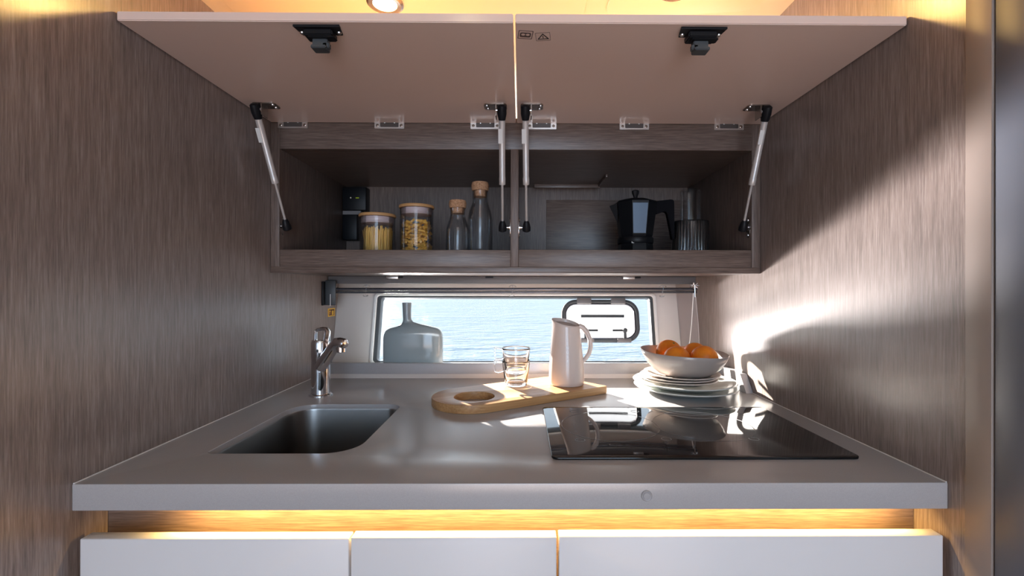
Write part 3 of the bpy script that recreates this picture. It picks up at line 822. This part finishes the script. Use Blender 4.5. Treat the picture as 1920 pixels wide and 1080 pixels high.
# glasses at the right end of the shelf
gx, gy = .461, 1.24
rib = lambda a, k: 1 + (.022 * math.cos(a * 36) if 1 <= k <= 3 else 0)
g1 = lathe('ribbed_tumbler', [(0, 0), (.0445, 0), (.0465, .004), (.0470, .126), (.0455, .128), (.0445, .126), (.0440, .007), (.042, .005), (0, .005)], M['ribbed'], None, 288,
           Matrix.Translation((gx, gy, SZ)), rib=rib, auto=80)
tag(g1, 'wide ribbed glass tumbler at the right end of the cabinet shelf, underneath', 'glass')
g2 = lathe('plain_tumbler', [(0, .216), (.0245, .216), (.0262, .213), (.0268, .1305), (.0250, .1305), (.0244, .210), (0, .211)], M['bottle'], None, 48,
           Matrix.Translation((gx, gy, SZ)), auto=50)
tag(g2, 'plain tall glass turned upside down on top of the ribbed tumbler', 'glass')
lathe_cap = lathe('saucer_lid', [(0, .1285), (.047, .1285), (.048, .1292), (.047, .1300), (0, .1300)], M['ribbed'], g1, 48, Matrix.Translation((gx, gy, SZ)))

# black electrical unit in the back left corner
el = empty('switch_unit', (-.53, 1.46, 1.3)); tag(el, 'black electrical unit in the back left corner of the cabinet', 'switch box')
box('upper_module', -.5615, -.487, 1.452, 1.489, 1.3985, 1.4725, M['blackmetal'], el, bev=.002)
box('bridge', -.5615, -.505, 1.456, 1.489, 1.386, 1.3975, M['midgrey'], el)
box('lower_module', -.5615, -.515, 1.452, 1.489, 1.305, 1.385, M['blackmetal'], el, bev=.002)
lathe('indicator_lamp', [(0, 0), (.0022, 0), (0, .001)], M['ledw'], el, 12, align((-.535, 1.452, 1.438), (0, -1, 0)))
box('indicator_lamp', -.519, -.509, 1.4508, 1.452, 1.436, 1.439, M['ledg'], el)

# ================================================================== THINGS ON THE WORKTOP AND LEDGE
# vase: broad flat bottle with an off-centre neck
vx, vy = -.3125, 1.346
def vase():
    v0 = empty('vase', (vx, vy, .9125)); tag(v0, 'flat grey green glossy bottle vase with narrow neck in front of the window', 'vase')
    prof = []          # (left x, right x, half depth, z)
    for l_, r_, d, z in ((-.083, .083, .026, 0), (-.0865, .0865, .029, .006), (-.087, .087, .031, .05), (-.0865, .0865, .031, .095), (-.084, .085, .030, .108), (-.079, .081, .028, .117), (-.068, .071, .025, .124),
                         (-.045, .050, .020, .130), (-.036, .022, .015, .136), (-.0315, .000, .012, .142), (-.0300, -.0055, .0112, .150), (-.0310, -.0065, .0112, .170), (-.0325, -.0055, .0115, .1985)):
        prof.append((l_, r_, d, z))
    bm = bmesh.new(); rs = []
    N = 56
    for l_, r_, d, z in prof:
        cx, hw = (l_ + r_) / 2, (r_ - l_) / 2; ring = []
        for k in range(N):
            a = 2 * PI * k / N; c_, s_ = math.cos(a), math.sin(a)
            p = .72 if hw > .03 else 1
            ring.append(bm.verts.new((vx + cx + hw * abs(c_) ** p * math.copysign(1, c_), vy + d * abs(s_) ** p * math.copysign(1, s_), .9125 + z)))
        rs.append(ring)
    for a, b_ in zip(rs, rs[1:]):
        for k in range(N): bm.faces.new((a[k], a[(k + 1) % N], b_[(k + 1) % N], b_[k]))
    bm.faces.new(rs[0][::-1])
    l_, r_, d, z = prof[-1]; cx, hw = (l_ + r_) / 2, (r_ - l_) / 2 - .002
    i1 = [bm.verts.new((vx + cx + hw * math.cos(2 * PI * k / N), vy + (d - .002) * math.sin(2 * PI * k / N), .9125 + z)) for k in range(N)]
    i2 = [bm.verts.new((vx + cx + hw * .9 * math.cos(2 * PI * k / N), vy + (d - .003) * math.sin(2 * PI * k / N), .9125 + z - .05)) for k in range(N)]
    for a, b_ in ((rs[-1], i1), (i1, i2)):
        for k in range(N): bm.faces.new((a[k], a[(k + 1) % N], b_[(k + 1) % N], b_[k]))
    bm.faces.new(i2)
    o = frombm('vase_body', bm, M['vase'], v0, auto=50)
vase()

# serving board
BA = math.atan2(.186, .302)
bd = empty('serving_board', (-.100, 1.006, ZT + .0003), BA)
tag(bd, 'thick bamboo serving board with round hole and rounded left end', 'board')
R_ = .0880; L_ = .318
arc = [(R_ * math.cos(a), .011 + R_ * math.sin(a)) for a in [PI / 2 + PI * k / 28 for k in range(29)]]
sk_ = .030
outb = arc + [(L_ - .004, .011 - R_), (L_ + .002, .011 - R_ + .004), (L_ - sk_, .011 + R_ - .010), (L_ - sk_ - .012, .011 + R_)]
sheet('board', [outb, circ(0, 0, .0445, 48)], 0, .0178, M['bamboo'], bd, bev=.0012, world=False)

# pitcher
px_, py_, pz_ = .1150, 1.132, ZT + .0183
pt = empty('pitcher', (px_, py_, pz_)); tag(pt, 'off white ceramic pitcher with curved handle standing on the bamboo board', 'pitcher')
bm = bmesh.new(); N = 64; rs = []
def pring(r, z, cx, slope, lip=0.0):
    ring = []
    for k in range(N):
        a = 2 * PI * k / N
        x_ = r * math.cos(a); y_ = r * math.sin(a)
        beak = lip * max(0, math.cos(a - math.radians(160))) ** 10
        ring.append(bm.verts.new((px_ + cx + x_ - beak, py_ + y_, pz_ + z + slope * (-x_ * .72 + y_ * .70) / max(r, 1e-6) * 1.25 + beak * .35)))
    return ring
H_ = .1560
for t, r, cx, sl, lp in ((0, .0405, 0, 0, 0), (.0015, .0425, 0, 0, 0), (.010, .0436, 0, 0, 0), (.034, .0432, 0, 0, 0), (.060, .0415, 0, 0, 0), (.090, .0388, -.0005, .001, 0), (.120, .0362, -.0010, .003, 0), (.138, .0346, -.0012, .005, .0), (.147, .0338, -.0014, .0062, .0012), (H_ - .004, .0334, -.0016, .0068, .0026),
                         (H_ - .003, .0324, -.0016, .0068, .0024), (H_ - .006, .0314, -.0014, .0062, .001), (.138, .0312, -.0012, .005, 0), (.115, .0325, -.001, .001, 0)):
    rs.append(pring(r, t, cx, sl, lp))
for a, b_ in zip(rs, rs[1:]):
    for k in range(N): bm.faces.new((a[k], a[(k + 1) % N], b_[(k + 1) % N], b_[k]))
bm.faces.new(rs[0][::-1])
frombm('pitcher_body', bm, M['pitcher'], pt, auto=60)
# inner stopper of the jug, sloping with its rim
bm = bmesh.new(); c1 = pring(.0312, .1445, -.0013, .0060); c2 = pring(.027, .1460, -.0013, .0055); c3 = pring(.012, .1445, -.0013, .003)
for a, b_ in ((c1, c2), (c2, c3)):
    for k in range(N): bm.faces.new((a[k], a[(k + 1) % N], b_[(k + 1) % N], b_[k]))
bm.faces.new(c3)
frombm('stopper', bm, M['ceramic'], pt, auto=60)
hp = [(.0300, .1440), (.0400, .1400), (.0500, .1280), (.0575, .1100), (.0590, .0920), (.0550, .0760), (.0470, .0640), (.0385, .0560), (.0330, .0520)]
tube('handle', [(px_ + a, py_ - .004, pz_ + z) for a, z in hp], [.0060, .0062, .0060, .0058, .0056, .0054, .0052, .0050, .0050], M['pitcher'], pt, 16, sx=1.35, up=(1, 0, 0))
for k, ch in enumerate('ENUSF'):
    z = .104 - k * .0105
    r = .0432 - (z - .034) * .082
    a = math.radians(-92)
    mtx = Matrix.Translation((px_ + r * math.cos(a) - .0005, py_ + r * math.sin(a) - .0007, pz_ + z)) @ Matrix.Rotation(math.radians(85), 4, 'X')
    text('embossed_letter', ch, .0085, M['emboss'], pt, mtx, .0007)

# two stacked glass mugs (one prototype, copied)
def mug_proto():
    g = empty('glass_mug', (0, 0, 0))
    pr = [(0, .0012), (.020, .0), (.0258, .0006), (.0272, .0035), (.0346, .0570), (.0350, .0596), (.0343, .0606), (.0333, .0596), (.0327, .0560), (.0256, .0100), (.0235, .0078), (0, .0072)]
    lathe('cup', pr, M['mug'], g, 72, world=False, auto=50)
    hp = [(-.0335, .0575), (-.0400, .0585), (-.0500, .0605), (-.0530, .0585), (-.0528, .050), (-.0518, .040), (-.0500, .0345), (-.0440, .0325), (-.0370, .0335), (-.0315, .036)]
    tube('handle', [(a, 0, z) for a, z in hp], .0024, M['mug'], g, 12, world=False, sx=1.5, up=(1, 0, 0))
    return g
mg = mug_proto()
mg.location = (-.0095, 1.1205, ZT + .0183); mg.rotation_euler = (0, 0, .15)
tag(mg, 'lower clear glass mug standing on the bamboo board, another stacked in it', 'mug', 'stacked glass mugs')
m2_ = copy_tree(mg); m2_.location = (-.0095, 1.1205, ZT + .0183 + .0305)
m2_.rotation_euler = (0, 0, .10)
tag(m2_, 'upper clear glass mug nested in the mug on the bamboo board', 'mug', 'stacked glass mugs')

# plates
BX, BY = .409, 1.135
def plate(r, m, wob, name='dinner_plate'):
    t = .0035; h = r * .11
    pr = [(0, .0022), (r * .52, .0022), (r * .55, 0), (r * .59, 0), (r * .62, .003), (r * .82, .007), (r * .97, h), (r, h + .0012), (r * .99, h + .003), (r * .95, h + .0032), (r * .80, .0105), (r * .62, .0066), (0, .0058)]
    rb = lambda a, k: 1 + (wob * math.sin(a * 5 + 1) + wob * .6 * math.sin(a * 3) if k >= 5 and k <= 10 else 0)
    return lathe(name, pr, m, None, 96, world=False, rib=rb, auto=50)
p1 = plate(.1235, M['plate_w'], .004); p1.location = (BX + .001, BY, ZT + .0002)
tag(p1, 'large pale plate at the very bottom of the plate stack', 'plate', 'large plates under the bowl')
p2 = p1.copy(); COL.objects.link(p2); p2.location = (BX - .001, BY + .004, ZT + .0122); p2.rotation_euler = (0, 0, 1.3)
tag(p2, 'large pale plate second from the bottom of the plate stack', 'plate', 'large plates under the bowl')
s1 = plate(.0925, M['plate_b'], .008, 'side_plate')
sp_ = [s1]
for k in range(2):
    c = s1.copy(); COL.objects.link(c); sp_.append(c)
for k, (c, lb) in enumerate(zip(sp_, ('small cream plate directly on the large plates, lowest of three small ones', 'small cream plate in the middle of the three small plates', 'small cream plate directly under the fruit bowl'))):
    c.location = (BX - .013 + .003 * k * (-1) ** k, BY + .006, ZT + .0212 + k * .0060); c.rotation_euler = (.0, 0, 1.1 * k)
    tag(c, lb, 'plate', 'small plates under the bowl')

# bowl
bz = ZT + .0380
bo = empty('fruit_bowl', (BX - .003, BY - .002, bz)); tag(bo, 'wide grey stoneware bowl of oranges on top of the plate stack', 'bowl')
pr = [(0, .0025), (.036, .0025), (.038, 0), (.043, 0), (.046, .002), (.062, .0075), (.074, .0155), (.0895, .0305), (.0985, .0465), (.1045, .0600), (.1035, .0612), (.1020, .0600), (.0955, .047), (.086, .031), (.070, .0160), (.058, .0095), (.040, .0070), (0, .0065)]
bm = bmesh.new()
addlathe(bm, pr, 96)
for v in bm.verts:
    r = math.hypot(v.co.x, v.co.y); a = math.atan2(v.co.y, v.co.x); k = min(1, r / .1) ** 3
    v.co.z += k * (-.0050 * math.cos(a) + .0018 * math.sin(a) + .0010 * math.sin(3 * a))
    q = 1 + k * (.012 * math.sin(2 * a + .4) + .008 * math.sin(3 * a)); v.co.x *= q; v.co.y *= q
bmesh.ops.transform(bm, matrix=Matrix.Translation(bo.location), verts=bm.verts)
frombm('bowl', bm, M['ceramic'], bo, auto=70)

# oranges
def orange_proto():
    g = empty('orange', (0, 0, 0)); pr = []
    R = .0322; K = 28
    for k in range(K + 1):
        a = -PI / 2 + PI * k / K
        r, z = R * math.cos(a), R * .95 * math.sin(a)
        if k >= K - 3: z -= .0012 * (k - (K - 4)) / 3
        pr.append((max(r, 0) if 0 < k < K else 0, z))
    lathe('peel', pr, M['orange'], g, 48, world=False, auto=80)
    lathe('stalk_end', [(0, .0285), (.0028, .0285), (.0024, .0299), (0, .0302)], M['stalk'], g, 10, world=False)
    return g
og = orange_proto()
orr = [(-.0270, .031, .0545, (.5, .3, 0), 'orange at the back left of the bowl, highest on the left'),
       (-.0290, -.034, .0455, (-1.9, .4, 0), 'orange at the front left of the bowl, partly hidden by the rim'),
       (.0410, .032, .0465, (.9, -.4, 1), 'orange at the back right of the bowl, behind another'),
       (.0370, -.034, .0475, (-.9, .75, 0), 'orange at the front right of the bowl, nearest the wall')]
for k, (dx, dy, dz, rot, lb) in enumerate(orr):
    q = og if k == 0 else copy_tree(og)
    q.location = bo.location + Vector((dx, dy, dz)); q.rotation_euler = rot
    tag(q, lb, 'orange', 'oranges in the bowl')

# ================================================================== LAMPS
def downlight(x, y, label, power):
    z = cz(x) - .0055
    dl = empty('ceiling_spotlight', (x, y, z)); tag(dl, label, 'light')
    m_ = Matrix.Translation((x, y, z))
    lathe('chrome_ring', [(.0225, .002), (.0340, .001), (.0345, -.002), (.0300, -.0045), (.0225, -.0035), (.0222, .001)], M['nickel'], dl, 48, m_)
    lathe('diffuser', [(0, -.0030), (.0220, -.0026), (.0222, .0008), (0, .001)], M['bulb'], dl, 40, m_)
    if power: light('spot_lamp', 'SPOT', (x, y, z - .010), (0, 0, -1), power, AMBER, spot_size=math.radians(172), spot_blend=.35, shadow_soft_size=.022)
downlight(-.257, .872, 'round ceiling spotlight glowing warm above the left flap door', 5.5)
downlight(-.106, .390, 'round ceiling spotlight nearest the camera, in front of the flap doors', 0)
downlight(.300, .880, 'round ceiling spotlight above the right flap door', 5.0)

# let the mugs, tap and jar glass throw their caustics
for o in bpy.data.objects:
    if o.type == 'LIGHT' and o.name == 'sun': o.data.cycles.is_caustics_light = True
    if o.type == 'MESH' and o.parent and o.parent.name.startswith('glass_mug'): o.cycles.is_caustics_caster = True
    if o.name in ('wall_right', 'slab', 'board', 'trim_1'): o.cycles.is_caustics_receiver = True
